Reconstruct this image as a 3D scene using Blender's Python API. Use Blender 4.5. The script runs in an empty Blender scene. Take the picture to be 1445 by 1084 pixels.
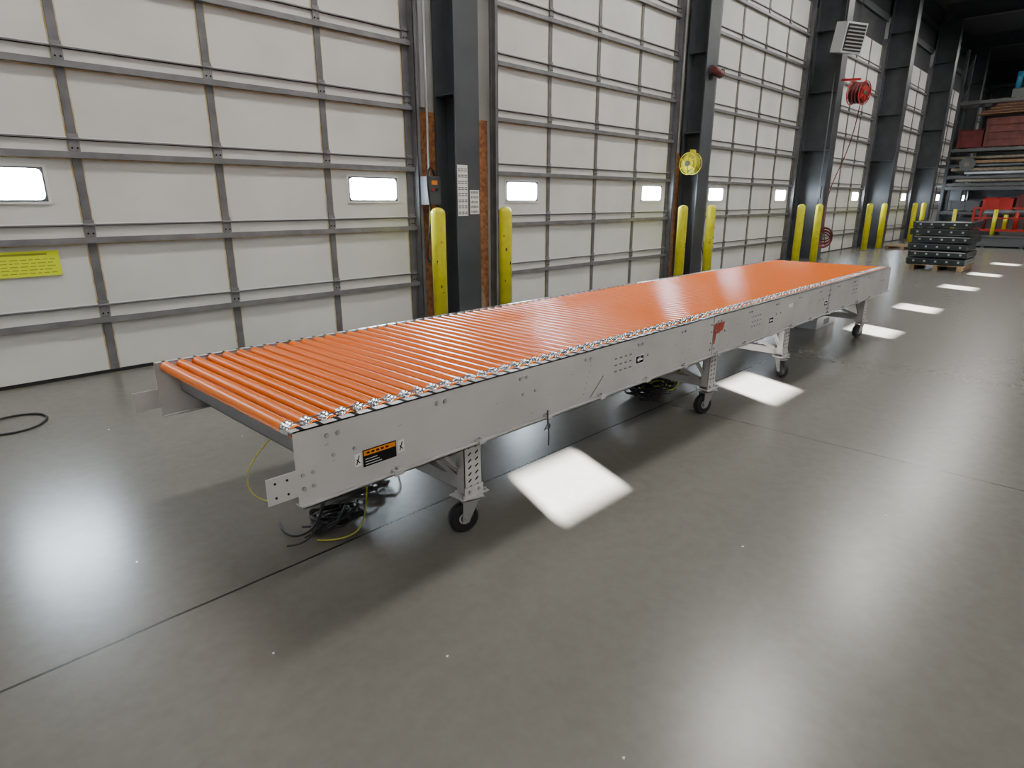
import bpy, math, random
from mathutils import Vector, Matrix
random.seed(7)
S = bpy.context.scene

# ---------------------------------------------------------------- materials
MATS = {}
def mat(name, col, rough=0.5, metal=0.0, nscale=None, namt=0.0, bump=0.0, bscale=40, coat=0.0, emit=None, estr=0.0, col2=None, spec=0.5):
    if name in MATS: return MATS[name]
    m = bpy.data.materials.new(name); m.use_nodes = True
    nt = m.node_tree; b = nt.nodes['Principled BSDF']
    b.inputs['Base Color'].default_value = (*col, 1)
    b.inputs['Roughness'].default_value = rough
    b.inputs['Metallic'].default_value = metal
    b.inputs['Specular IOR Level'].default_value = spec
    b.inputs['Coat Weight'].default_value = coat
    b.inputs['Coat Roughness'].default_value = 0.08
    tc = nt.nodes.new('ShaderNodeTexCoord')
    if nscale:
        n = nt.nodes.new('ShaderNodeTexNoise'); n.inputs['Scale'].default_value = nscale
        n.inputs['Detail'].default_value = 6
        nt.links.new(tc.outputs['Object'], n.inputs['Vector'])
        r = nt.nodes.new('ShaderNodeValToRGB')
        c2 = col2 if col2 else tuple(c*(1-namt) for c in col)
        r.color_ramp.elements[0].position = 0.35; r.color_ramp.elements[0].color = (*c2, 1)
        r.color_ramp.elements[1].position = 0.65; r.color_ramp.elements[1].color = (*col, 1)
        nt.links.new(n.outputs['Fac'], r.inputs['Fac'])
        nt.links.new(r.outputs['Color'], b.inputs['Base Color'])
    if bump:
        n2 = nt.nodes.new('ShaderNodeTexNoise'); n2.inputs['Scale'].default_value = bscale
        nt.links.new(tc.outputs['Object'], n2.inputs['Vector'])
        bp = nt.nodes.new('ShaderNodeBump'); bp.inputs['Strength'].default_value = bump
        bp.inputs['Distance'].default_value = 0.02
        nt.links.new(n2.outputs['Fac'], bp.inputs['Height'])
        nt.links.new(bp.outputs['Normal'], b.inputs['Normal'])
    if emit:
        b.inputs['Emission Color'].default_value = (*emit, 1)
        b.inputs['Emission Strength'].default_value = estr
    MATS[name] = m
    return m

ORANGE = mat('roller_orange', (1.0, 0.200, 0.0), 0.20, spec=0.36)
ZINC = mat('zinc_steel', (0.74, 0.76, 0.78), 0.25, 1.0)
BEAM = mat('grey_white_paint', (0.58, 0.565, 0.56), 0.26, nscale=3, namt=0.12, bump=0.03, bscale=200)
FRAMEG = mat('underframe_grey', (0.25, 0.25, 0.255), 0.4)
BOLT = mat('bolt_steel', (0.40, 0.40, 0.40), 0.35, 0.6)
BLACK = mat('black_rubber', (0.012, 0.012, 0.013), 0.45)
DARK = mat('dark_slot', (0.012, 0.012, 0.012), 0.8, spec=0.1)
DOOR = mat('door_panel_white', (0.72, 0.715, 0.685), 0.5, nscale=1.2, namt=0.12, bump=0.35, bscale=2.5)
STILE = mat('galvanised_stile', (0.19, 0.19, 0.20), 0.42, 0.3, nscale=6, namt=0.3)
STRUT = mat('galvanised_strut', (0.25, 0.25, 0.26), 0.38, 0.4, nscale=5, namt=0.25)
FOAM = mat('foam_edge_yellow', (0.55, 0.39, 0.15), 0.8, nscale=9, col2=(0.68, 0.61, 0.42))
COLM = mat('column_grey', (0.070, 0.077, 0.087), 0.40, nscale=2, namt=0.3)
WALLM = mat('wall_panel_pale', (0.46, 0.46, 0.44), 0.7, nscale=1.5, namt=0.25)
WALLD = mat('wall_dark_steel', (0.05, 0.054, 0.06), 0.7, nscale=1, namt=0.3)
CEILM = mat('ceiling_deck', (0.10, 0.10, 0.11), 0.8)
WALLW = mat('wall_white', (0.40, 0.40, 0.39), 0.8)
OSB = mat('osb_wood', (0.40, 0.17, 0.06), 0.75, nscale=22, col2=(0.20, 0.075, 0.03))
YEL = mat('bollard_yellow', (0.78, 0.73, 0.02), 0.35, nscale=7, col2=(0.66, 0.60, 0.02))
SIGNY = mat('sign_yellow', (0.72, 0.82, 0.01), 0.5)
INK = mat('sign_ink', (0.32, 0.33, 0.03), 0.6)
WHITE = mat('label_white', (0.8, 0.8, 0.78), 0.5)
LORANGE = mat('label_orange', (0.85, 0.25, 0.01), 0.5)
REDST = mat('sticker_red', (0.48, 0.06, 0.025), 0.5, nscale=30, col2=(0.30, 0.05, 0.03))
RED = mat('paint_red', (0.45, 0.02, 0.015), 0.4)
DRED = mat('paint_dark_red', (0.16, 0.02, 0.02), 0.5, nscale=4, namt=0.4)
MAROON = mat('crate_maroon', (0.17, 0.05, 0.04), 0.7, nscale=4, namt=0.4)
BLUE = mat('paint_blue', (0.04, 0.20, 0.34), 0.5)
TAN = mat('lumber_tan', (0.24, 0.20, 0.14), 0.75, nscale=8, namt=0.4)
WOOD = mat('pallet_wood', (0.30, 0.19, 0.10), 0.8, nscale=12, namt=0.4)
TEAL = mat('dark_green_paint', (0.013, 0.023, 0.023), 0.35, nscale=6, namt=0.3)
GREYST = mat('steel_grey', (0.11, 0.115, 0.12), 0.45, 0.3)
LGREY = mat('light_grey', (0.50, 0.51, 0.52), 0.4, 0.2)
YCORD = mat('cord_yellow', (0.50, 0.48, 0.04), 0.45)
LAMPM = mat('lamp_lens', (0.9, 0.9, 0.9), 0.4, emit=(1, 0.98, 0.95), estr=2)

# ---------------------------------------------------------------- mesh builder
class MB:
    def __init__(s): s.v=[]; s.f=[]; s.m=[]; s.sm=[]; s.mats=[]
    def mi(s, m):
        if m not in s.mats: s.mats.append(m)
        return s.mats.index(m)
    def raw(s, vs, fs, m, smooth=False, M=None):
        o=len(s.v); i=s.mi(m)
        for v in vs:
            v=Vector(v)
            s.v.append(tuple(M@v) if M else tuple(v))
        for f in fs:
            s.f.append([a+o for a in f]); s.m.append(i); s.sm.append(smooth)
    def box(s, a, b, m, M=None):
        x0,y0,z0=[min(a[i],b[i]) for i in range(3)]; x1,y1,z1=[max(a[i],b[i]) for i in range(3)]
        s.raw([(x0,y0,z0),(x1,y0,z0),(x1,y1,z0),(x0,y1,z0),(x0,y0,z1),(x1,y0,z1),(x1,y1,z1),(x0,y1,z1)],
              [(0,3,2,1),(4,5,6,7),(0,1,5,4),(1,2,6,5),(2,3,7,6),(3,0,4,7)], m, False, M)
    def lathe(s, p0, axis, prof, n=20, closed=True):
        p0=Vector(p0); ax=Vector(axis).normalized()
        up=Vector((0,0,1)) if abs(ax.z)<0.9 else Vector((1,0,0))
        u=ax.cross(up).normalized(); w=ax.cross(u)
        o=len(s.v)
        for t,r,mm in prof:
            for k in range(n):
                a=2*math.pi*k/n
                s.v.append(tuple(p0+ax*t+(u*math.cos(a)+w*math.sin(a))*r))
        for i in range(len(prof)-1):
            mi=s.mi(prof[i][2])
            flat = abs(prof[i+1][0]-prof[i][0])<1e-6
            for k in range(n):
                k2=(k+1)%n
                s.f.append([o+i*n+k,o+i*n+k2,o+(i+1)*n+k2,o+(i+1)*n+k]); s.m.append(mi); s.sm.append(not flat)
        if closed:
            s.f.append([o+k for k in range(n)][::-1]); s.m.append(s.mi(prof[0][2])); s.sm.append(False)
            l=(len(prof)-1)*n
            s.f.append([o+l+k for k in range(n)]); s.m.append(s.mi(prof[-2][2])); s.sm.append(False)
    def cyl(s, p0, p1, r, m, n=16):
        d=Vector(p1)-Vector(p0)
        s.lathe(p0, d, [(0,r,m),(d.length,r,m)], n)
    def bar(s, p0, p1, w, h, m):
        p0=Vector(p0); p1=Vector(p1); d=p1-p0; L=d.length; ax=d.normalized()
        up=Vector((0,0,1)) if abs(ax.z)<0.95 else Vector((0,1,0))
        u=ax.cross(up).normalized(); w2=u.cross(ax)
        M=Matrix(((u.x,ax.x,w2.x,p0.x),(u.y,ax.y,w2.y,p0.y),(u.z,ax.z,w2.z,p0.z),(0,0,0,1)))
        s.box((-w/2,0,-h/2),(w/2,L,h/2),m,M)
    def torus(s, c, axis, R, r, m, n=24, k=8):
        c=Vector(c); ax=Vector(axis).normalized()
        up=Vector((0,0,1)) if abs(ax.z)<0.9 else Vector((1,0,0))
        u=ax.cross(up).normalized(); w=ax.cross(u); o=len(s.v); mi=s.mi(m)
        for i in range(n):
            a=2*math.pi*i/n; d=u*math.cos(a)+w*math.sin(a)
            for j in range(k):
                b=2*math.pi*j/k
                s.v.append(tuple(c+d*(R+r*math.cos(b))+ax*r*math.sin(b)))
        for i in range(n):
            for j in range(k):
                s.f.append([o+i*k+j,o+((i+1)%n)*k+j,o+((i+1)%n)*k+(j+1)%k,o+i*k+(j+1)%k]); s.m.append(mi); s.sm.append(True)
    def done(s, name, parent=None, bevel=0):
        xs=[v[0] for v in s.v]; ys=[v[1] for v in s.v]; zs=[v[2] for v in s.v]
        c=Vector(((min(xs)+max(xs))/2,(min(ys)+max(ys))/2,min(zs)))
        me=bpy.data.meshes.new(name)
        me.from_pydata([tuple(Vector(v)-c) for v in s.v],[],s.f)
        for m in s.mats: me.materials.append(m)
        me.polygons.foreach_set('material_index', s.m)
        me.polygons.foreach_set('use_smooth', s.sm)
        me.update()
        ob=bpy.data.objects.new(name, me); S.collection.objects.link(ob)
        ob.location=c
        if parent: ob.parent=parent; ob.location=c-parent.location
        if bevel:
            bm=ob.modifiers.new('bevel','BEVEL'); bm.width=bevel; bm.segments=2; bm.limit_method='ANGLE'
        return ob
def empty(name, loc=(0,0,0)):
    e=bpy.data.objects.new(name,None); e.location=loc; S.collection.objects.link(e); return e

def cables(name, paths, parent=None, loc=(0,0,0)):
    cu=bpy.data.curves.new(name,'CURVE'); cu.dimensions='3D'; cu.bevel_mode='ROUND'
    cu.bevel_resolution=2; cu.bevel_depth=1.0; cu.resolution_u=5; cu.use_fill_caps=True
    ms=[]
    for pts,r,m in paths:
        if m not in ms: ms.append(m); cu.materials.append(m)
        sp=cu.splines.new('NURBS'); sp.points.add(len(pts)-1)
        for i,p in enumerate(pts):
            sp.points[i].co=(p[0]-loc[0],p[1]-loc[1],p[2]-loc[2],1); sp.points[i].radius=r
        sp.order_u=4; sp.use_endpoint_u=True; sp.material_index=ms.index(m)
    ob=bpy.data.objects.new(name,cu); S.collection.objects.link(ob); ob.location=loc
    if parent: ob.parent=parent; ob.location=Vector(loc)-parent.location
    return ob

# ---------------------------------------------------------------- room shell
WY=6.6; WW=WY+0.075; PITCH=6.22; D0=0.3; DW=4.8; NDOOR=7; DH=6.20
XMIN,XMAX,YMIN,H=-9.0,44.0,-14.0,8.6

fm=bpy.data.materials.new('polished_concrete'); fm.use_nodes=True; nt=fm.node_tree; b=nt.nodes['Principled BSDF']
tc=nt.nodes.new('ShaderNodeTexCoord')
def noise(scale,detail=6,rough=0.55,vec=None):
    n=nt.nodes.new('ShaderNodeTexNoise'); n.inputs['Scale'].default_value=scale; n.inputs['Detail'].default_value=detail
    n.inputs['Roughness'].default_value=rough
    nt.links.new(vec if vec else tc.outputs['Object'],n.inputs['Vector']); return n
def ramp(src,stops):
    r=nt.nodes.new('ShaderNodeValToRGB'); e=r.color_ramp.elements
    e[0].position,e[0].color=stops[0][0],(*stops[0][1],1); e[1].position,e[1].color=stops[-1][0],(*stops[-1][1],1)
    for p,c in stops[1:-1]:
        q=e.new(p); q.color=(*c,1)
    nt.links.new(src,r.inputs['Fac']); return r
def mixc(a,bb,fac,mode='MIX'):
    m=nt.nodes.new('ShaderNodeMix'); m.data_type='RGBA'; m.blend_type=mode
    if isinstance(fac,float): m.inputs['Factor'].default_value=fac
    else: nt.links.new(fac,m.inputs['Factor'])
    nt.links.new(a,m.inputs[6])
    if isinstance(bb,tuple): m.inputs[7].default_value=(*bb,1)
    else: nt.links.new(bb,m.inputs[7])
    return m.outputs[2]
def mth(op,a,bv=None,c=None):
    m=nt.nodes.new('ShaderNodeMath'); m.operation=op
    for i,x in enumerate((a,bv,c)):
        if x is None: continue
        if isinstance(x,(int,float)): m.inputs[i].default_value=x
        else: nt.links.new(x,m.inputs[i])
    return m.outputs[0]
n1=noise(0.35,3,0.45); c1=ramp(n1.outputs['Fac'],[(0.2,(0.140,0.131,0.113)),(0.8,(0.182,0.175,0.157))]).outputs['Color']
n2=noise(18,3,0.6); c2=ramp(n2.outputs['Fac'],[(0.2,(0.84,0.835,0.83)),(0.8,(1,1,1))]).outputs['Color']
col=mixc(c1,c2,1.0,'MULTIPLY')
sx=nt.nodes.new('ShaderNodeSeparateXYZ'); geo=nt.nodes.new('ShaderNodeNewGeometry'); nt.links.new(geo.outputs['Position'],sx.inputs[0])
nw=noise(3,3); wob=mth('MULTIPLY',mth('SUBTRACT',nw.outputs['Fac'],0.5),0.012)
def joint(coord,off,pitch,w):
    a=mth('ADD',mth('SUBTRACT',coord,off-pitch*40),wob)
    a=mth('ABSOLUTE',mth('SUBTRACT',mth('MODULO',mth('ADD',a,pitch/2),pitch),pitch/2))
    return mth('LESS_THAN',a,w)
j=mth('MAXIMUM',joint(sx.outputs['Y'],2.37,6.1,0.0065),mth('MULTIPLY',joint(sx.outputs['X'],4.24,6.1,0.004),0.9))
col=mixc(col,(0.010,0.010,0.010),j)
nt.links.new(col,b.inputs['Base Color'])
b.inputs['Roughness'].default_value=0.27
b.inputs['Specular IOR Level'].default_value=0.85

m=MB(); m.box((XMIN,YMIN,-0.2),(XMAX,WY+0.2,0),fm); m.done('floor')
edges=[D0+PITCH*k for k in range(-1,NDOOR)]
prev=XMIN
for k,x in enumerate(edges):
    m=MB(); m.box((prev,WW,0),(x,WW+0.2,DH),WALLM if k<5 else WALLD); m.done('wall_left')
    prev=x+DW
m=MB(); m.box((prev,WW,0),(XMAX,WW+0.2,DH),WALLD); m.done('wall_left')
m=MB(); m.box((XMIN,WW,DH),(XMAX,WW+0.2,H),WALLD)
for z in (6.9,7.7): m.box((XMIN,WW-0.08,z),(XMAX,WW,z+0.18),COLM)
m.done('wall_left')
m=MB(); m.box((XMAX,YMIN,0),(XMAX+0.2,WW+0.2,H),WALLD)
for z in (1.5,3,4.5,6,7.3): m.box((XMAX-0.15,YMIN,z),(XMAX,WW,z+0.15),GREYST)
m.done('wall_far')
m=MB(); m.box((XMIN-0.2,YMIN,0),(XMIN,WW+0.2,H),WALLW); m.done('wall_near')

def glow_pane(strength,name):  # daylight put into the glass as emission; sun still passes through
    wm=bpy.data.materials.new(name); wm.use_nodes=True; wn=wm.node_tree; wn.nodes.clear()
    o=wn.nodes.new('ShaderNodeOutputMaterial'); ad=wn.nodes.new('ShaderNodeAddShader')
    tr=wn.nodes.new('ShaderNodeBsdfTransparent'); em=wn.nodes.new('ShaderNodeEmission')
    em.inputs['Color'].default_value=(0.78,0.89,1,1); em.inputs['Strength'].default_value=strength
    wn.links.new(tr.outputs[0],ad.inputs[0]); wn.links.new(em.outputs[0],ad.inputs[1]); wn.links.new(ad.outputs[0],o.inputs[0])
    return wm
wm=glow_pane(75,'window_pane'); wm2=glow_pane(4,'clerestory_pane')

SUND=Vector((0.227,0.55,-0.25))
m=MB(); t=(2.03-YMIN)/0.55; zc=0.25*t; dx=0.227*t
cx=[x-dx for x in (-0.9,2.58,5.20,8.60,10.9,14.1,17.0,20.2)]  # unseen openings added to this wall, spaced so sun patches land on the floor
m.box((XMIN,YMIN-0.03,0),(XMAX,YMIN,zc-0.125),WALLW); m.box((XMIN,YMIN-0.03,zc+0.125),(XMAX,YMIN,H),WALLW)
p=XMIN
for c in cx:
    m.box((p,YMIN-0.03,zc-0.125),(c-0.3,YMIN,zc+0.125),WALLW); p=c+0.3
m.box((p,YMIN-0.03,zc-0.125),(XMAX,YMIN,zc+0.125),WALLW)
m.done('wall_right')
for i,c in enumerate(cx):
    m=MB(); m.raw([(c-0.3,YMIN-0.015,zc-0.125),(c+0.3,YMIN-0.015,zc-0.125),(c+0.3,YMIN-0.015,zc+0.125),(c-0.3,YMIN-0.015,zc+0.125)],[(3,2,1,0)],wm2)
    for a,bb in (((c-0.34,YMIN,zc-0.165),(c+0.34,YMIN+0.02,zc-0.125)),((c-0.34,YMIN,zc+0.125),(c+0.34,YMIN+0.02,zc+0.165)),((c-0.34,YMIN,zc-0.125),(c-0.3,YMIN+0.02,zc+0.125)),((c+0.3,YMIN,zc-0.125),(c+0.34,YMIN+0.02,zc+0.125))):
        m.box(a,bb,WHITE)
    m.done('window_%d'%(i+1))
m=MB(); m.box((XMIN-0.2,YMIN-0.2,H),(XMAX+0.2,WW+0.2,H+0.15),CEILM)
m.done('ceiling')
for k in range(7):
    m=MB(); x=5.66+PITCH*(k-1)
    m.box((x-0.12,YMIN,H-0.55),(x+0.12,WY-0.1,H-0.53),COLM); m.box((x-0.12,YMIN,H-0.02),(x+0.12,WY-0.1,H),COLM)
    m.box((x-0.01,YMIN,H-0.53),(x+0.01,WY-0.1,H-0.02),COLM); m.done('ceiling_beam')

ZS=[0.50+0.71*i for i in range(8)]
def door(idx,x0):
    m=MB(); x1=x0+DW; yb=WY+0.07; yf=WY+0.03
    pw=DW/4
    wins=[(x0+0.60-0.33,x0+0.60+0.33),(x1-0.60-0.33,x1-0.60+0.33)]
    wz0,wz1=1.555,1.805
    m.box((x0,yf,0.03),(x1,yb,wz0),DOOR); m.box((x0,yf,wz1),(x1,yb,DH),DOOR)
    xx=x0
    for a,c in wins:
        m.box((xx,yf,wz0),(a,yb,wz1),DOOR); xx=c
    m.box((xx,yf,wz0),(x1,yb,wz1),DOOR)
    m.box((x0,yf-0.01,0),(x1,yb,0.03),BLACK)
    for a,c in wins:
        t=0.035
        for (p,q) in (((a-t,yf-0.015,wz0-t),(c+t,yf,wz0)),((a-t,yf-0.015,wz1),(c+t,yf,wz1+t)),((a-t,yf-0.015,wz0),(a,yf,wz1)),((c,yf-0.015,wz0),(c+t,yf,wz1))):
            m.box(p,q,WHITE)
        t2=0.012
        for (p,q) in (((a-t2,yf-0.019,wz0-t2),(c+t2,yf-0.012,wz0)),((a-t2,yf-0.019,wz1),(c+t2,yf-0.012,wz1+t2)),((a-t2,yf-0.019,wz0),(a,yf-0.012,wz1)),((c,yf-0.019,wz0),(c+t2,yf-0.012,wz1))):
            m.box(p,q,GREYST)
        for cx,cz,sx_,sz_ in ((a,wz0,1,1),(c,wz0,-1,1),(a,wz1,1,-1),(c,wz1,-1,-1)):
            m.raw([(cx,yf-0.014,cz),(cx+sx_*0.04,yf-0.014,cz),(cx+sx_*0.012,yf-0.014,cz+sz_*0.012),(cx,yf-0.014,cz+sz_*0.04)],[(0,1,2,3)],GREYST)
        m.raw([(a,yf+0.02,wz0),(c,yf+0.02,wz0),(c,yf+0.02,wz1),(a,yf+0.02,wz1)],[(0,1,2,3)],wm)
    for i in range(5):
        cx=x0+pw*i; w=0.034
        if i==0: cx+=0.05; w=0.05
        if i==4: cx-=0.05; w=0.05
        m.box((cx-w-0.013,yf-0.002,0.03),(cx+w+0.013,yf,DH),FOAM)
        m.box((cx-w,yf-0.016,0.03),(cx+w,yf,DH),STILE)
    for z in ZS:
        m.box((x0,yf-0.060,z+0.018),(x1,yf,z+0.022),STRUT)
        m.box((x0,yf-0.062,z-0.022),(x1,yf-0.056,z+0.030),STRUT)
        m.box((x0,yf-0.060,z-0.022),(x1,yf,z-0.018),STRUT)
        m.box((x0,yf-0.003,z-0.035),(x1,yf-0.001,z-0.022),FOAM)
        zz=z+0.135
        m.box((x0,yf-0.030,zz-0.006),(x1,yf,zz+0.006),STRUT)
        m.box((x0,yf-0.005,zz+0.006),(x1,yf-0.003,zz+0.016),WHITE)
        m.box((x0,yf-0.0045,zz-0.012),(x1,yf-0.002,zz-0.006),DARK)
        for i in range(5):
            cx=x0+pw*i+(0.05 if i==0 else -0.05 if i==4 else 0)
            m.box((cx-0.04,yf-0.028,z+0.035),(cx+0.04,yf-0.012,zz+0.04),STRUT)
            m.cyl((cx-0.045,yf-0.036,zz),(cx+0.045,yf-0.036,zz),0.011,STRUT,8)
            m.cyl((cx-0.02,yf-0.034,z+0.06),(cx-0.02,yf-0.028,z+0.06),0.008,DARK,6)
            m.cyl((cx+0.02,yf-0.034,z+0.06),(cx+0.02,yf-0.028,z+0.06),0.008,DARK,6)
    m.done('door_%d'%idx)
    t=MB()
    for cx,sg in ((x0,-1),(x1,1)):
        t.box((cx+sg*0.003,WY-0.09,0),(cx+sg*0.012,WW-0.001,DH+0.2),STILE)
        t.box((cx+sg*0.003,WY-0.09,0),(cx+sg*0.055,WY-0.084,DH+0.2),STILE)
    t.done('trim_door_track_%d'%idx)
for k in range(-1,NDOOR): door(k+2,D0+PITCH*k)

# ---------------------------------------------------------------- columns
def column(x,yf,w=0.4,yb=6.60,base=True):
    m=MB()
    m.box((x-w/2,yf,0),(x+w/2,yf+0.02,H-0.56),COLM)
    m.box((x-w/2,yb-0.02,0),(x+w/2,yb,H-0.56),COLM)
    m.box((x-0.01,yf+0.02,0),(x+0.01,yb-0.02,H-0.56),COLM)
    for z in (0.02,2.8,4.2,5.6,6.6): m.box((x-w/2+0.01,yf+0.02,z),(x+w/2-0.01,yb-0.02,z+0.015),COLM)
    if base: m.box((x-w/2-0.05,yf-0.05,0),(x+w/2+0.05,yb,0.025),COLM)
    return m.done('steel_column')
cols=[5.66+PITCH*k for k in range(-2,6)]
for i,x in enumerate(cols):
    yf=6.2 if i<4 else 5.88
    column(x,yf,0.40)
for k,zt in enumerate((2.66,2.48,0,0,0)):
    x=5.66+PITCH*k
    m=MB()
    m.box((x-0.42,WY-0.02,zt),(x-0.36,WW-0.001,7.0),LGREY); m.cyl((x-0.31,WW-0.04,zt),(x-0.31,WW-0.04,7.0),0.018,LGREY,10)
    m.done('trim_conduit_%d'%(k+1))
for k,zt in ((0,2.62),(1,2.45)):
    x=5.66+PITCH*k
    m=MB(); m.box((x-0.50,WY+0.03,0),(x+0.22,WW-0.001,zt),OSB); m.box((x+0.225,WY+0.03,0),(x+0.76,WW-0.001,zt-0.02),OSB)
    m.done('osb_panel')

for x,y in ((4.97,6.0),(6.13,6.0),(10.85,6.0),(11.97,6.0),(16.1,5.75),(17.35,5.75),(22.7,6.0),(23.75,5.85),(28.6,6.0),(29.8,5.95),(-1.2,6.0)):
    m=MB(); r=0.088; pr=[(0,r,YEL),(1.40,r,YEL)]
    for i in range(1,7):
        a=i/6*math.pi/2; pr.append((1.40+0.07*math.sin(a),max(r*math.cos(a),0.002),YEL))
    m.lathe((x,y,0),(0,0,1),pr,24); m.lathe((x,y,0),(0,0,1),[(0,0.12,GREYST),(0.012,0.12,GREYST)],20)
    for k in range(5):
        a=random.uniform(3.6,5.6); z=random.uniform(0.4,1.2)
        m.box((x+math.cos(a)*r-0.006,y+math.sin(a)*r-0.004,z),(x+math.cos(a)*r+0.006,y+math.sin(a)*r+0.004,z+random.uniform(0.01,0.04)),DARK)
    m.done('bollard')

# ---------------------------------------------------------------- CONVEYOR
X0,X1=0.94,8.74; YN,YF=1.97,3.41; ZT,ZB=0.768,0.48
conv=empty('roller_conveyor',((X0+X1)/2,(YN+YF)/2,0))
def rail(name,y,s):
    m=MB()
    m.box((X0,y,ZB),(X1,y+s*0.005,ZT),BEAM)
    m.box((X0,y,ZT-0.005),(X1,y+s*0.040,ZT),BEAM)
    m.box((X0,y+s*0.037,ZT-0.022),(X1,y+s*0.040,ZT),BEAM)
    m.box((X0,y-s*0.028,ZB),(X1,y+s*0.03,ZB+0.005),BEAM)
    m.box((X0,y-s*0.028,ZB),(X1,y-s*0.025,ZB+0.014),BEAM)
    return m
m=rail('n',YN,1)
yo=YN
def bolt(x,z,r=0.0075): m.cyl((x,yo,z),(x,yo-0.006,z),r,BOLT,6)
x=X0+0.13
i=0
while x<X1-0.1:
    bolt(x,0.722,0.009); bolt(x+0.045,0.722,0.009)
    if i%2==0: bolt(x+0.02,0.64); bolt(x+0.11,0.64)
    x+=0.52; i+=1
x=X0+0.42
while x<X1-0.1:
    m.box((x-0.022,yo-0.032,ZB-0.004),(x+0.022,yo-0.002,ZB+0.018),BEAM)
    m.cyl((x,yo-0.014,ZB+0.018),(x,yo-0.014,ZB+0.028),0.008,BOLT,6); x+=0.47
for xs in (4.12,6.55):
    m.box((xs-0.002,yo-0.001,ZB+0.01),(xs+0.002,yo,ZT-0.003),DARK)
    for z in (0.53,0.58,0.66,0.71):
        bolt(xs-0.03,z); bolt(xs+0.03,z)
for xs in (2.92,4.78,7.3):
    for r_ in range(3):
        for c_ in range(4):
            cx=xs+c_*0.05; cz=0.60+r_*0.038
            m.box((cx-0.011,yo-0.0012,cz-0.004),(cx+0.011,yo,cz+0.004),GREYST)
for xs in (2.62,3.75,5.6,6.2):
    for k in range(6): m.cyl((xs+0.012*k,yo,0.53+0.03*k),(xs+0.012*k,yo-0.001,0.53+0.03*k),0.003,GREYST,6)
m.bar((2.68,yo-0.0008,0.495),(2.80,yo-0.0008,0.60),0.003,0.003,GREYST)
for k in range(60):
    xx=random.uniform(X0,X1); z=random.uniform(ZB+0.03,ZT-0.02); L=random.uniform(0.005,0.03); a=random.uniform(0,3.1)
    m.bar((xx,yo-0.0005,z),(xx+L*math.cos(a),yo-0.0005,z+L*math.sin(a)*0.5),0.0012,0.0012,GREYST)
m.box((X0-0.115,yo-0.006,0.525),(X0+0.085,yo,0.625),BEAM)
for xx in (X0-0.085,X0-0.04,X0+0.02,X0+0.06):
    for z in (0.548,0.602):
        m.cyl((xx,yo-0.006,z),(xx,yo-0.0125 if xx>X0 else yo-0.0068,z),0.0075 if xx>X0 else 0.005,BOLT if xx>X0 else DARK,8)
n_r=103; pitch=(X1-X0-0.075)/(n_r-1)
rx=[X0+0.040+pitch*i for i in range(n_r)]
for x in rx: m.box((x-0.009,YN+0.004,ZT),(x+0.009,YN+0.036,ZT+0.0012),DARK)
m.done('side_rail_near',conv)
m=rail('f',YF,-1)
m.box((X0-0.115,YF,0.525),(X0+0.085,YF+0.006,0.625),BEAM)
for x in rx: m.box((x-0.007,YF-0.034,ZT),(x+0.007,YF-0.010,ZT+0.0012),DARK)
m.done('side_rail_far',conv)
m=MB(); y=YN-0.0015
def st(x0,z0,x1,z1,mm,d=0.0): m.box((x0,y-d,z0),(x1,YN,z1),mm)
st(1.215,0.548,1.372,0.618,DARK); st(1.219,0.594,1.368,0.614,LORANGE,0.0006); 
for k in range(3): st(1.225,0.556+0.011*k,1.30-0.01*k,0.558+0.011*k,WHITE,0.0006)
for k in range(5): st(1.232+0.022*k,0.600,1.246+0.022*k,0.608,DARK,0.001)
st(1.178,0.560,1.207,0.612,WHITE); st(1.380,0.560,1.412,0.612,WHITE)
for cx in (1.1925,1.396):
    m.bar((cx-0.008,y-0.0008,0.568),(cx+0.006,y-0.0008,0.604),0.001,0.004,DARK); m.bar((cx+0.008,y-0.0008,0.572),(cx-0.007,y-0.0008,0.59),0.001,0.004,DARK)
for cx,cz in ((3.17,0.628),(5.15,0.60),(6.47,0.59)):
    st(cx-0.045,cz-0.026,cx+0.045,cz+0.026,WHITE); st(cx-0.041,cz-0.022,cx+0.041,cz+0.022,DARK,0.0005)
    m.raw([(cx-0.03,y-0.0012,cz),(cx-0.008,y-0.0012,cz-0.016),(cx-0.008,y-0.0012,cz-0.006),(cx+0.03,y-0.0012,cz-0.006),(cx+0.03,y-0.0012,cz+0.006),(cx-0.008,y-0.0012,cz+0.006),(cx-0.008,y-0.0012,cz+0.016)],[(0,1,2,3,4,5,6)],WHITE)
m.raw([(4.125,y,0.565),(4.155,y,0.565),(4.165,y,0.632),(4.27,y,0.652),(4.29,y,0.712),(4.125,y,0.708)],[(0,1,2,3,4,5)],REDST)
m.box((5.5,y,0.66),(5.60,YN,0.69),WHITE)
m.done('labels',conv)

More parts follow.
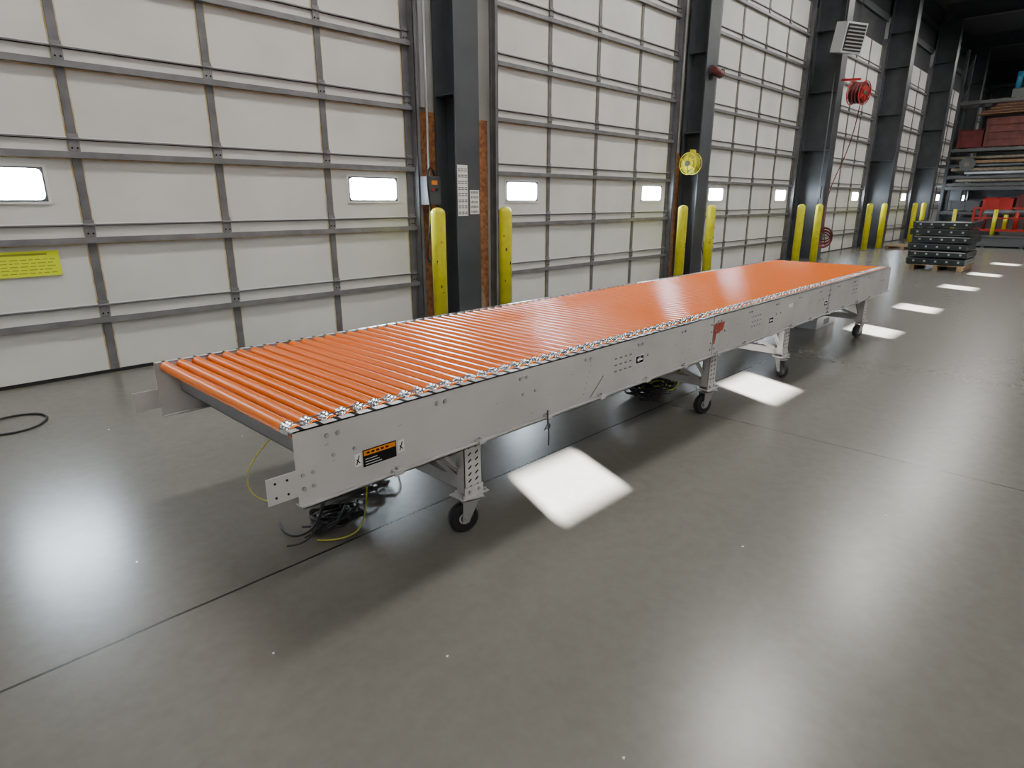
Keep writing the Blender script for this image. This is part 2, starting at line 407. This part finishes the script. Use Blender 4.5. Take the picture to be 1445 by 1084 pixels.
m=MB(); R=0.0265; zc=ZT-R+0.004
y0,y1=YN+0.048,YF-0.048
for i,x in enumerate(rx):
    pr=[(0,0.018,BLACK),(0.0,R-0.003,ORANGE),(0.003,R,ORANGE),(0.012,R,ORANGE),(0.012,R+0.0005,ZINC),(0.030,R+0.0005,ZINC),(0.033,R-0.004,ZINC),(0.041,R-0.004,ZINC),(0.044,R+0.0005,ZINC),
        (0.050,R+0.0005,ZINC),(0.053,R-0.004,ZINC),(0.061,R-0.004,ZINC),(0.064,R+0.0005,ZINC),(0.078,R+0.0005,ZINC),(0.078,R,ORANGE),(y1-y0-0.003,R,ORANGE),(y1-y0,R-0.003,ORANGE),(y1-y0,0.018,BLACK)]
    m.lathe((x,y0,zc),(0,1,0),pr,28)
    m.cyl((x,YN+0.005,zc),(x,y0,zc),0.0065,ZINC,6); m.cyl((x,y1,zc),(x,YF-0.005,zc),0.0065,ZINC,6)
    if i<n_r-1:
        yy=y0+(0.037 if i%2==0 else 0.057)
        m.box((x,yy-0.0035,zc+R-0.005),(rx[i+1],yy+0.0035,zc+R-0.002),GREYST)
        m.box((x,yy-0.0035,zc-R+0.002),(rx[i+1],yy+0.0035,zc-R+0.005),GREYST)
m.done('rollers',conv)

m=MB()
xs=1.05
while xs<X1:
    m.box((xs,YN+0.005,0.595),(xs+0.005,YF-0.005,0.665),FRAMEG)
    m.box((xs,YN+0.005,0.595),(xs+0.04,YF-0.005,0.60),FRAMEG); m.box((xs,YN+0.005,0.66),(xs+0.04,YF-0.005,0.665),FRAMEG)
    xs+=1.12
m.cyl((X0+0.09,YN+0.50,0.685),(X0+0.09,YN+0.72,0.685),0.011,BLACK,8)
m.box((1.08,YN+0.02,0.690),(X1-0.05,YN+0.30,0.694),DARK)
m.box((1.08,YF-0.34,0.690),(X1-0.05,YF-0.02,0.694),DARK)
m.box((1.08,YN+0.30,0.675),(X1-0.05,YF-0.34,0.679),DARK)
m.cyl((1.06,YN+0.45,0.64),(X1-0.1,YN+0.45,0.64),0.016,DARK,10)
for xx in (2.6,5.0,7.3):
    m.cyl((xx,2.5,0.54),(xx,2.9,0.54),0.065,GREYST,20); m.box((xx-0.08,2.42,0.46),(xx+0.08,2.5,0.60),GREYST)
m.done('underframe',conv)

def caster(m,x,y,swing):
    M=Matrix.Translation((x,y,0))@Matrix.Rotation(swing,4,'Z')
    r=0.076
    def P(a): return tuple(M@Vector(a))
    ax=tuple((M.to_3x3()@Vector((0,1,0))))
    c=P((-0.035,-0.024,r))
    m.lathe(c,ax,[(0,0.02,LGREY),(0,0.030,BLACK),(0.003,0.034,BLACK),(0.003,0.050,BLACK),(0,0.055,BLACK),(0.002,r-0.006,BLACK),(0.009,r,BLACK),(0.039,r,BLACK),(0.046,r-0.006,BLACK),(0.048,0.055,BLACK),(0.048,0.03,LGREY)],28)
    m.lathe(P((-0.035,-0.040,r)),ax,[(0,0.013,BOLT),(0.08,0.013,BOLT)],10)
    m.lathe(P((-0.035,-0.027,r)),ax,[(0,0.022,GREYST),(0.054,0.022,GREYST)],16)
    for sy in (-0.035,0.031):
        m.raw([(-0.052,sy,r-0.02),(-0.018,sy,r-0.02),(0.035,sy,0.168),(-0.045,sy,0.168),(-0.052,sy+0.004,r-0.02),(-0.018,sy+0.004,r-0.02),(0.035,sy+0.004,0.168),(-0.045,sy+0.004,0.168)],
              [(0,1,2,3),(7,6,5,4),(0,4,5,1),(1,5,6,2),(2,6,7,3),(3,7,4,0)],BOLT,False,M)
    m.box((-0.05,-0.038,0.163),(0.04,0.038,0.170),BOLT,M)
    m.lathe(P((0,0,0.17)),(0,0,1),[(0,0.034,BOLT),(0.016,0.034,BOLT)],20)
    m.box((-0.055,-0.055,0.186),(0.055,0.055,0.194),LGREY,M)
for k,(x,sw) in enumerate(((1.83,-0.35),(4.25,-0.35),(5.67,0.9),(8.05,-0.3))):
    m=MB()
    for y,s in ((2.04,1),(3.34,-1)):
        caster(m,x,y,sw+(0.6 if s<0 else 0))
        m.box((x-0.055,y-0.03,0.215),(x+0.055,y-0.026,0.60),BEAM)
        m.box((x-0.055,y-0.03,0.215),(x-0.051,y+0.025,0.60),BEAM); m.box((x+0.051,y-0.03,0.215),(x+0.055,y+0.025,0.60),BEAM)
        for r_ in range(7):
            z=0.24+r_*0.034
            for sg in (-1,1):
                m.bar((x+sg*0.022-0.009,y-0.0312,z-0.004),(x+sg*0.022+0.009,y-0.0312,z+0.008),0.0015,0.007,DARK)
        m.box((x-0.085,y-0.05,0.194),(x+0.085,y+0.05,0.200),BEAM)
        m.box((x-0.060,y-0.034,0.200),(x+0.060,y-0.028,0.245),BEAM)
        for sg in (-1,1): m.cyl((x+sg*0.07,y-0.035,0.200),(x+sg*0.07,y-0.035,0.213),0.008,BOLT,6)
        m.cyl((x-0.03,y-0.034,0.222),(x-0.03,y-0.044,0.222),0.008,BOLT,6); m.cyl((x+0.03,y-0.034,0.222),(x+0.03,y-0.044,0.222),0.008,BOLT,6)
        m.bar((x+0.07,y+0.03,0.215),(x-0.20,y+0.03,0.475),0.035,0.005,BEAM)
        m.bar((x+0.07,y+0.032,0.215),(x-0.20,y+0.032,0.475),0.005,0.03,BEAM)
    m.box((x-0.02,2.04,0.205),(x-0.015,3.34,0.265),BEAM); m.box((x-0.02,2.04,0.262),(x+0.03,3.34,0.267),BEAM)
    m.box((x-0.025,2.04,0.40),(x-0.020,3.34,0.45),BEAM); m.box((x-0.025,2.04,0.447),(x+0.02,3.34,0.451),BEAM)
    m.bar((x-0.02,2.10,0.26),(x-0.02,2.65,0.45),0.005,0.03,BEAM); m.bar((x-0.02,3.28,0.26),(x-0.02,2.73,0.45),0.005,0.03,BEAM)
    m.done('support_stand_%d'%(k+1),conv)
cables('hanging_tie',[([(2.28,1.935,0.53),(2.27,1.925,0.49),(2.275,1.93,0.45),(2.29,1.93,0.40),(2.285,1.93,0.34)],0.0035,BLACK),
                      ([(2.25,1.93,0.43),(2.27,1.925,0.47),(2.30,1.93,0.46),(2.29,1.93,0.42),(2.26,1.93,0.44)],0.003,BLACK)],conv,(2.28,1.93,0.34))

# ---------------------------------------------------------------- cable bundles on the floor
def tangle(cx,cy,n,rad,h,matchoice,zmin=0.008):
    out=[]
    for i in range(n):
        m_=random.choice(matchoice); r=random.uniform(0.004,0.007); pts=[]
        a=random.uniform(0,6.28); px,py=cx+random.uniform(-.3,.3)*rad,cy+random.uniform(-.3,.3)*rad
        for k in range(random.randint(8,13)):
            a+=random.uniform(0.4,1.3); rr=rad*random.uniform(0.4,1.0)
            pts.append((px+rr*math.cos(a),py+rr*math.sin(a)*0.7,zmin+h*random.random()**1.5))
        out.append((pts,r,m_))
    return out
def plugs(cx,cy,n,rad,z0,mm):
    o=[]
    for k in range(n):
        x=cx+random.uniform(-rad,rad); y=cy+random.uniform(-rad,rad)*0.7; a=random.uniform(0,6.28); z=z0+random.uniform(0,0.05)
        o.append(([(x,y,z),(x+0.03*math.cos(a),y+0.03*math.sin(a),z+0.004),(x+0.06*math.cos(a),y+0.06*math.sin(a),z)],0.016,mm))
    return o
p=tangle(1.40,2.58,8,0.17,0.08,[BLACK])+tangle(1.80,2.90,10,0.22,0.16,[BLACK])
p+=plugs(1.42,2.58,4,0.12,0.02,BLACK)+plugs(1.80,2.9,7,0.20,0.05,BLACK)
p+=[([(1.40,2.55,0.60),(1.36,2.5,0.35),(1.30,2.48,0.12),(1.22,2.52,0.012),(1.15,2.6,0.012),(1.2,2.75,0.012)],0.006,BLACK),
    ([(1.15,2.5,0.60),(1.05,2.62,0.45),(1.02,2.7,0.30),(1.06,2.58,0.22),(1.20,2.45,0.26),(1.3,2.45,0.45),(1.35,2.5,0.6)],0.0030,YCORD),
    ([(1.5,2.4,0.60),(1.50,2.40,0.3),(1.47,2.38,0.07),(1.38,2.36,0.012),(1.28,2.42,0.012),(1.24,2.46,0.016)],0.0035,YCORD),
    ([(1.7,2.7,0.6),(1.72,2.7,0.3),(1.66,2.66,0.05),(1.6,2.6,0.02)],0.006,BLACK),
    ([(1.45,2.7,0.6),(1.40,2.65,0.3),(1.34,2.55,0.06),(1.20,2.45,0.012),(1.12,2.52,0.012)],0.005,BLACK)]
cables('power_cord_bundle',p,None,(1.62,2.62,0))
p=tangle(4.40,2.62,22,0.26,0.20,[BLACK,YCORD,BLACK])+plugs(4.4,2.6,8,0.22,0.05,BLACK)
p+=[([(4.7,2.7,0.6),(4.68,2.68,0.3),(4.6,2.6,0.1)],0.006,BLACK),([(4.55,2.6,0.6),(4.6,2.6,0.3),(4.66,2.64,0.1)],0.006,YCORD),
    ([(4.7,2.6,0.012),(5.0,2.55,0.012),(5.3,2.75,0.012),(5.2,3.0,0.012),(4.8,2.95,0.012)],0.009,BLACK)]
cables('power_cord_bundle',p,None,(4.62,2.62,0))
p=tangle(8.5,2.75,10,0.28,0.10,[BLACK,YCORD,BLACK],0.17)
p+=[([(8.5,2.7,0.6),(8.52,2.7,0.4),(8.5,2.75,0.2)],0.006,YCORD)]
m=MB(); m.box((8.15,2.55,0),(8.85,3.0,0.13),LGREY); m.box((8.14,2.54,0.13),(8.86,3.01,0.145),LGREY)
for xx in (8.2,8.8): m.cyl((xx,2.60,0.145),(xx,2.60,0.152),0.012,BOLT,8)
m.box((8.4,2.545,0.03),(8.6,2.55,0.1),GREYST); m.done('control_enclosure')
cables('power_cord_bundle',p,None,(8.5,2.75,0.145))
cables('floor_cable',[([(0.30,5.4,0.01),(0.5,5.2,0.01),(0.75,5.35,0.01),(0.78,5.65,0.01),(0.55,5.75,0.01),(0.3,5.6,0.01),(0.1,5.9,0.01),(-0.3,6.1,0.01)],0.009,BLACK)],None,(0.5,5.5,0))
m=MB()
for (x,y) in ((1.17,1.44),(1.0,4.9),(0.75,1.9),(2.6,1.0),(0.6,2.9),(3.4,0.6),(1.25,0.75),(1.6,4.1)):
    a=random.uniform(0,3); M=Matrix.Translation((x,y,0))@Matrix.Rotation(a,4,'Z')
    m.raw([(-0.006,-0.003,0),(0.006,-0.004,0),(0.004,0.005,0),(-0.005,0.003,0),(0,0,0.004)],[(0,1,4),(1,2,4),(2,3,4),(3,0,4),(3,2,1,0)],WHITE,False,M)
m.done('floor_debris')

# ---------------------------------------------------------------- wall things
yf=WY+0.03
m=MB(); m.box((0.62,yf-0.020,0.93),(1.235,yf-0.017,1.14),SIGNY)
for k in range(5):
    xx=0.82
    while xx<1.18:
        w_=random.uniform(0.02,0.06); m.box((xx,yf-0.0203,0.955+k*0.028),(min(xx+w_,1.2),yf-0.020,0.962+k*0.028),INK); xx+=w_+0.014
m.box((0.70,yf-0.0203,1.105),(1.15,yf-0.020,1.122),INK); m.box((0.66,yf-0.0203,0.97),(0.76,yf-0.020,1.07),INK)
m.done('warning_sign')
def paper(name,x0,z0,x1,z1,y,rows,face='y'):
    m=MB(); m.box((x0,y-0.003,z0),(x1,y,z1),WHITE)
    for r_ in range(rows):
        z=z0+(z1-z0)*(r_+0.25)/rows; xx=x0+0.012
        while xx<x1-0.02:
            w=random.uniform(0.003,0.010); m.box((xx,y-0.0035,z),(xx+w,y-0.003,z+(z1-z0)*0.5/rows),DARK); xx+=w+0.007
    return m.done(name)
paper('barcode_label',5.68,1.38,5.84,1.68,6.2,5)
m=MB(); m.box((5.47,6.195,1.36),(5.64,6.199,1.98),WHITE)
for r_ in range(8):
    for c_ in range(3):
        for q in range(2): m.box((5.478+c_*0.054,6.1940,1.380+r_*0.075+q*0.022),(5.520+c_*0.054,6.195,1.391+r_*0.075+q*0.022),GREYST)
m.done('label_board')
m=MB(); m.box((5.12,6.35,1.50),(5.32,6.50,1.84),GREYST); m.box((5.13,6.345,1.51),(5.31,6.35,1.83),COLM)
m.cyl((5.18,6.345,1.68),(5.18,6.33,1.68),0.018,RED,12); m.cyl((5.25,6.345,1.68),(5.25,6.33,1.68),0.018,BLACK,12)
m.box((5.17,6.34,1.74),(5.26,6.345,1.79),LORANGE); m.cyl((5.22,6.45,1.84),(5.22,6.45,3.9),0.014,LGREY,8); m.box((5.17,6.50,1.6),(5.27,6.63,1.7),GREYST)
m.done('door_control_box')
cables('door_control_cord',[([(5.18,6.40,1.50),(5.08,6.28,1.2),(5.02,6.33,0.9),(5.14,6.38,0.7),(5.24,6.40,1.1),(5.08,6.28,1.55),(5.02,6.28,1.85),(5.16,6.33,2.0),(5.26,6.40,1.85)],0.013,BLACK)],None,(5.1,6.4,1.0))
m=MB(); m.bar((6.08,6.35,0),(5.98,6.58,0.95),0.09,0.03,WOOD); m.done('wood_plank')
m=MB(); m.bar((12.30,6.1,0),(12.24,6.52,1.5),0.10,0.03,TAN); m.bar((12.45,6.2,0),(12.40,6.58,1.1),0.09,0.03,WHITE); m.done('wood_plank')

def reel(name,c,ax,R,mm,arm_to,w=0.13):
    m=MB(); c=Vector(c); ax=Vector(ax).normalized()
    for s in (-w/2,w/2):
        m.torus(c+ax*s,ax,R*0.96,R*0.045,mm,28,6)
        m.lathe(c+ax*(s-0.004),ax,[(0,0.05,mm),(0,R*0.60,mm),(0.008,R*0.60,mm),(0.008,0.05,mm)],28)
        for k in range(6):
            a=k*math.pi/3; u=Vector((0,0,1)); v=ax.cross(u)
            d=u*math.cos(a)+v*math.sin(a)
            sg=1 if s>0 else -1
            m.bar(tuple(c+ax*(s+sg*0.008)+d*0.05),tuple(c+ax*(s+sg*0.008)+d*R*0.95),0.03,0.012,mm)
    m.lathe(c-ax*w/2,ax,[(0,R*0.5,mm),(w,R*0.5,mm)],20)
    for i in range(4):
        for j_ in range(3): m.torus(c+ax*(-w/2+0.022+i*(w-0.044)/3),ax,R*(0.56+0.13*j_),R*0.07,DRED if mm is not YEL else YCORD,24,6)
    m.lathe(c-ax*(w/2+0.03),ax,[(0,0.05,GREYST),(w+0.06,0.05,GREYST)],14)
    m.bar(tuple(c+Vector((0,0,R+0.03))),arm_to,0.06,0.05,mm)
    m.bar(tuple(c+ax*(w/2+0.02)),tuple(c+ax*(w/2+0.02)+Vector((0,0,R+0.03))),0.05,0.012,mm)
    return m.done(name)
reel('hose_reel',(11.36,6.20,2.22),(0.9,-0.15,0),0.20,YEL,(11.66,6.30,2.46),0.16)
reel('hose_reel',(18.02,5.42,4.10),(0.2,1.0,0.1),0.28,RED,(18.1,5.87,4.45),0.30)
cables('hose_drop',[([(18.2,5.4,3.9),(18.25,5.45,3.2),(18.1,5.6,2.4),(17.75,5.75,1.8),(17.75,5.75,0.9),(17.7,5.6,0.4)],0.012,DRED)],None,(18.1,5.5,1))
m=MB()
for k in range(5): m.torus((17.66,5.66,0.55+0.04*k),(1,0.3,0.1*k),0.18+0.02*(k%2),0.02,DRED,24,6)
m.bar((17.66,5.72,0.85),(17.84,5.80,0.85),0.03,0.03,GREYST); m.done('hose_coil')
m=MB(); m.lathe((11.75,6.10,3.88),(1,0,-0.15),[(0,0.05,DRED),(0.03,0.075,DRED),(0.30,0.075,DRED),(0.33,0.05,DRED)],16)
m.box((11.80,6.13,3.82),(12.0,6.2,3.97),GREYST); m.box((12.03,6.05,3.80),(12.12,6.15,3.92),BLACK); m.done('pull_cord_light')  # small dark red device on the column, no light source
m=MB(); M=Matrix.Translation((17.35,5.50,5.22))@Matrix.Rotation(math.radians(-25),4,'Z')@Matrix.Rotation(math.radians(10),4,'X')
m.box((-0.32,-0.02,-0.32),(0.32,0.30,0.32),LGREY,M); m.box((-0.28,-0.03,-0.28),(0.28,-0.02,0.28),BLACK,M)
for k in range(7):
    z=-0.25+k*0.075
    m.raw([(-0.27,-0.035,z),(0.27,-0.035,z),(0.27,-0.065,z+0.026),(-0.27,-0.065,z+0.026)],[(0,1,2,3)],WHITE,False,M)
for a in (-0.25,0.25): m.cyl(tuple(M@Vector((a,0.15,0.32))),tuple(M@Vector((a,0.15,0.32))+Vector((0,0,2.9))),0.01,GREYST,8)
m.done('unit_heater')
m=MB(); m.cyl((17.84,5.98,0.6),(17.84,5.98,4.6),0.015,GREYST,8); m.box((17.76,5.92,1.6),(17.85,6.0,1.9),GREYST); m.done('conduit_switch')

# ---------------------------------------------------------------- stack of dark conveyor sections
m=MB(); sx0,sx1,sy0,sy1=17.3,18.55,2.45,3.6
for k in range(3): m.box((sx0,sy0+0.05+k*0.47,0.0),(sx1,sy0+0.15+k*0.47,0.10),WOOD)
for k in range(7): m.box((sx0+k*0.18,sy0,0.10),(sx0+0.12+k*0.18,sy1,0.12),WOOD)
for L in range(6):
    z=0.13+L*0.165; dx=random.uniform(-0.05,0.05); dy=random.uniform(-0.04,0.04)
    for y in (sy0+dy,sy1-0.04+dy):
        m.box((sx0+dx,y,z),(sx1+dx,y+0.04,z+0.13),TEAL); m.box((sx0+dx,y-0.01,z+0.12),(sx1+dx,y+0.05,z+0.13),GREYST)
    m.box((sx0+dx,sy0+dy+0.04,z+0.01),(sx0+dx+0.03,sy1+dy-0.04,z+0.12),TEAL)
    m.box((sx0+dx-0.01,sy0+dy+0.04,z+0.115),(sx0+dx+0.04,sy1+dy-0.04,z+0.125),LGREY if L in (1,3,5) else GREYST)
    for i in range(14):
        xx=sx0+dx+0.06+i*0.088; m.cyl((xx,sy0+dy+0.04,z+0.09),(xx,sy1+dy-0.04,z+0.09),0.028,GREYST if L==5 else TEAL,10)
    for i in range(5): m.box((sx0+dx-0.012,sy0+dy+0.1+i*0.22,z+0.05),(sx0+dx,sy0+dy+0.14+i*0.22,z+0.09),BOLT)
    for i in range(5): m.box((sx0+dx+0.1+i*0.25,sy0+dy-0.008,z+0.04),(sx0+dx+0.15+i*0.25,sy0+dy,z+0.08),GREYST)
m.done('conveyor_section_stack')

m=MB()
for k in range(3): m.box((24.0,4.7+k*0.45,0),(25.2,4.8+k*0.45,0.09),WOOD)
for k in range(6): m.box((24.0+k*0.21,4.7,0.09),(24.14+k*0.21,5.7,0.11),WOOD)
m.done('wooden_pallet')
m=MB(); m.box((27.0,-3.0,0.05),(28.2,4.9,0.32),GREYST); m.box((26.98,-3.0,0.30),(28.22,4.9,0.36),COLM)
for k in range(8): m.box((26.985,-2.9+k*1.05,0.0),(28.2,-2.8+k*1.05,0.1),COLM)
for yy in (4.6,3.4,2.2): 
    m.cyl((28.1,yy,0.36),(28.1,yy,1.25),0.06,YEL,12)
m.done('steel_platform')

# pallet rack full of goods
rack=empty('loaded_pallet_rack',(33.6,1.8,0))
m=MB(); rx0,rx1=33.0,34.3
ys=[6.0,2.2,-1.6]
for y in ys:
    for x in (rx0,rx1): m.box((x-0.05,y-0.05,0),(x+0.05,y+0.05,7.4),COLM)
    for k in range(7): m.bar((rx0,y,0.3+k),(rx1,y,1.2+k),0.04,0.04,COLM)
LV=(1.10,2.10,3.62,5.45)
for z in LV:
    for x in (rx0,rx1): m.box((x-0.03,ys[-1],z-0.12),(x+0.03,ys[0],z),GREYST)
    for k in range(18): m.box((rx0,ys[-1]+0.15+k*0.42,z),(rx1,ys[-1]+0.3+k*0.42,z+0.02),WOOD)
m.done('rack_frame',rack)
def crate(name,x0,y0,z0,x1,y1,z1,mm,slats=5):
    m=MB(); m.box((x0+0.03,y0+0.03,z0),(x1-0.03,y1-0.03,z1-0.02),mm)
    h=(z1-z0)/slats
    for k in range(slats):
        m.box((x0,y0,z0+k*h+0.01),(x1,y1,z0+(k+1)*h-0.03),mm)
    for yy in (y0,(y0+y1)/2-0.05,y1-0.1): m.box((x0-0.03,yy,z0),(x0,yy+0.1,z1),mm)
    m.box((x0-0.03,y0-0.01,z1-0.06),(x1+0.01,y1+0.01,z1),mm)
    return m.done(name,rack)
for i,(ya,yb_,mm) in enumerate(((4.6,5.7,GREYST),(3.5,4.5,RED),(2.4,3.4,DRED),(0.9,2.0,RED),(-0.4,0.8,GREYST))):
    crate('small_bin_%d'%(i+1),33.0,ya,1.13,34.2,yb_,1.55+0.12*(i%3),mm,3)
crate('floor_crate_1',33.0,3.9,0.0,34.2,5.6,0.85,COLM,3); crate('floor_crate_2',33.0,2.5,0.0,34.2,3.7,0.75,GREYST,2); crate('floor_crate_3',33.0,-1.0,0.0,34.2,1.9,0.8,DRED,3)
crate('maroon_crate_1',33.0,2.5,3.66,34.2,4.9,4.75,MAROON,4); crate('maroon_crate_2',33.1,-1.2,3.66,34.2,1.9,4.9,MAROON,4)
crate('maroon_crate_3',33.0,4.95,3.66,34.2,5.8,4.35,DRED,3)
m=MB()
for k in range(8): m.box((33.02,-1.0+0.02*k,4.92+0.05*k),(33.9,5.3-0.1*k,4.95+0.05*k),MAROON if k%2 else WOOD)
m.done('board_stack',rack)
m=MB()
for r_ in range(8):
    for k in range(8):
        z=2.19+r_*0.15
        mm=(GREYST,TAN,GREYST,LGREY,TAN,GREYST,WOOD,TAN)[r_]
        L0=-1.5+0.3*((k*3+r_)%4); L1=6.35-0.25*((k*5+r_*3)%5)
        if r_%2: m.cyl((33.05+0.15*k,L0,z+0.02),(33.05+0.15*k,L1,z+0.02),0.055,mm,10)
        else: m.box((33.0+0.15*k,L0,z-0.05),(33.12+0.15*k,L1,z+0.06),mm)
m.cyl((32.90,5.3,3.0),(34.1,5.3,3.0),0.28,GREYST,20); m.cyl((32.88,5.3,3.0),(32.91,5.3,3.0),0.10,TAN,14)
m.done('lumber_bundle',rack)
m=MB(); m.box((33.1,2.5,5.48),(34.1,4.3,5.8),GREYST); m.box((33.2,2.6,5.8),(34.0,3.9,6.6),BLUE); m.cyl((33.12,3.2,6.2),(33.25,3.2,6.2),0.25,GREYST,20)
m.cyl((33.15,4.15,5.8),(33.15,4.15,6.4),0.1,BLUE,14); m.box((33.1,2.5,6.6),(34.0,4.0,6.68),GREYST); m.box((33.1,-1.0,5.48),(34.1,1.6,6.3),BLUE); m.box((33.3,2.7,6.68),(34,3.7,7.1),BLUE); m.done('blue_machine',rack)
m=MB(); m.box((29.6,2.4,0.45),(31.2,4.3,0.52),RED); m.box((29.6,2.4,0.20),(31.2,4.3,0.25),RED)
for x in (29.65,31.15):
    for y in (2.45,4.25):
        m.box((x-0.04,y-0.04,0.12),(x+0.04,y+0.04,1.30),RED); m.cyl((x,y-0.03,0.07),(x,y+0.03,0.07),0.07,BLACK,16)
for z in (0.9,1.26): m.box((29.6,2.4,z),(29.66,4.3,z+0.05),RED)
for k in range(5): m.cyl((29.9,2.65+0.32*k,0.52),(29.9,2.65+0.32*k,1.05+0.08*(k%2)),0.07,(GREYST,RED,YEL,GREYST,DRED)[k],12)
m.box((30.3,2.7,0.52),(30.9,4.1,0.95),GREYST); m.cyl((30.2,2.8,1.1),(30.2,4.0,1.1),0.12,GREYST,14); m.box((30.1,3.0,0.95),(30.3,3.1,1.05),GREYST); m.box((30.1,3.8,0.95),(30.3,3.9,1.05),GREYST)
m.done('red_cart')

# ---------------------------------------------------------------- lights
for X in (-3.5,3.0,9.5,16.0,22.5,29.0,36.0):
    for Y in (3.2,-3.2,-9.5):
        m=MB(); z=H-0.9; lx,ly=(1.3,0.55)
        m.box((X-lx,Y-ly,z),(X+lx,Y+ly,z+0.08),LGREY); m.box((X-lx+0.04,Y-ly+0.04,z-0.004),(X+lx-0.04,Y+ly-0.04,z),LAMPM)
        for s in (-0.8,0.8): m.cyl((X+s,Y,z+0.08),(X+s,Y,H),0.008,GREYST,6)
        m.done('high_bay_lamp')
        l=bpy.data.lights.new('high_bay_light','AREA'); l.shape='RECTANGLE'; l.size=2.5; l.size_y=1.0
        l.energy={3.2:205,-3.2:150,-9.5:140}[Y]; l.color=(1.0,0.972,0.92)
        if X>25: l.energy*=0.75
        ob=bpy.data.objects.new('high_bay_light',l); ob.location=(X,Y,z-0.02); S.collection.objects.link(ob)
l=bpy.data.lights.new('sun','SUN'); l.energy=260; l.angle=math.radians(0.25); l.color=(1,0.99,0.98)
ob=bpy.data.objects.new('sun',l); ob.rotation_euler=SUND.to_track_quat('-Z','Y').to_euler(); ob.location=(-10,-30,18); S.collection.objects.link(ob)
w=bpy.data.worlds.new('World'); S.world=w; w.use_nodes=True
bg=w.node_tree.nodes['Background']; bg.inputs[0].default_value=(0.75,0.86,1,1); bg.inputs[1].default_value=1.5

# ---------------------------------------------------------------- camera
cd=bpy.data.cameras.new('camera'); cd.sensor_width=36; cd.lens=877/1445*36; cd.clip_end=200
cam=bpy.data.objects.new('camera',cd); cam.location=(0,0,1.55)
cam.rotation_euler=(math.radians(90-16.45),0,math.radians(43.8-90)); S.collection.objects.link(cam); S.camera=cam
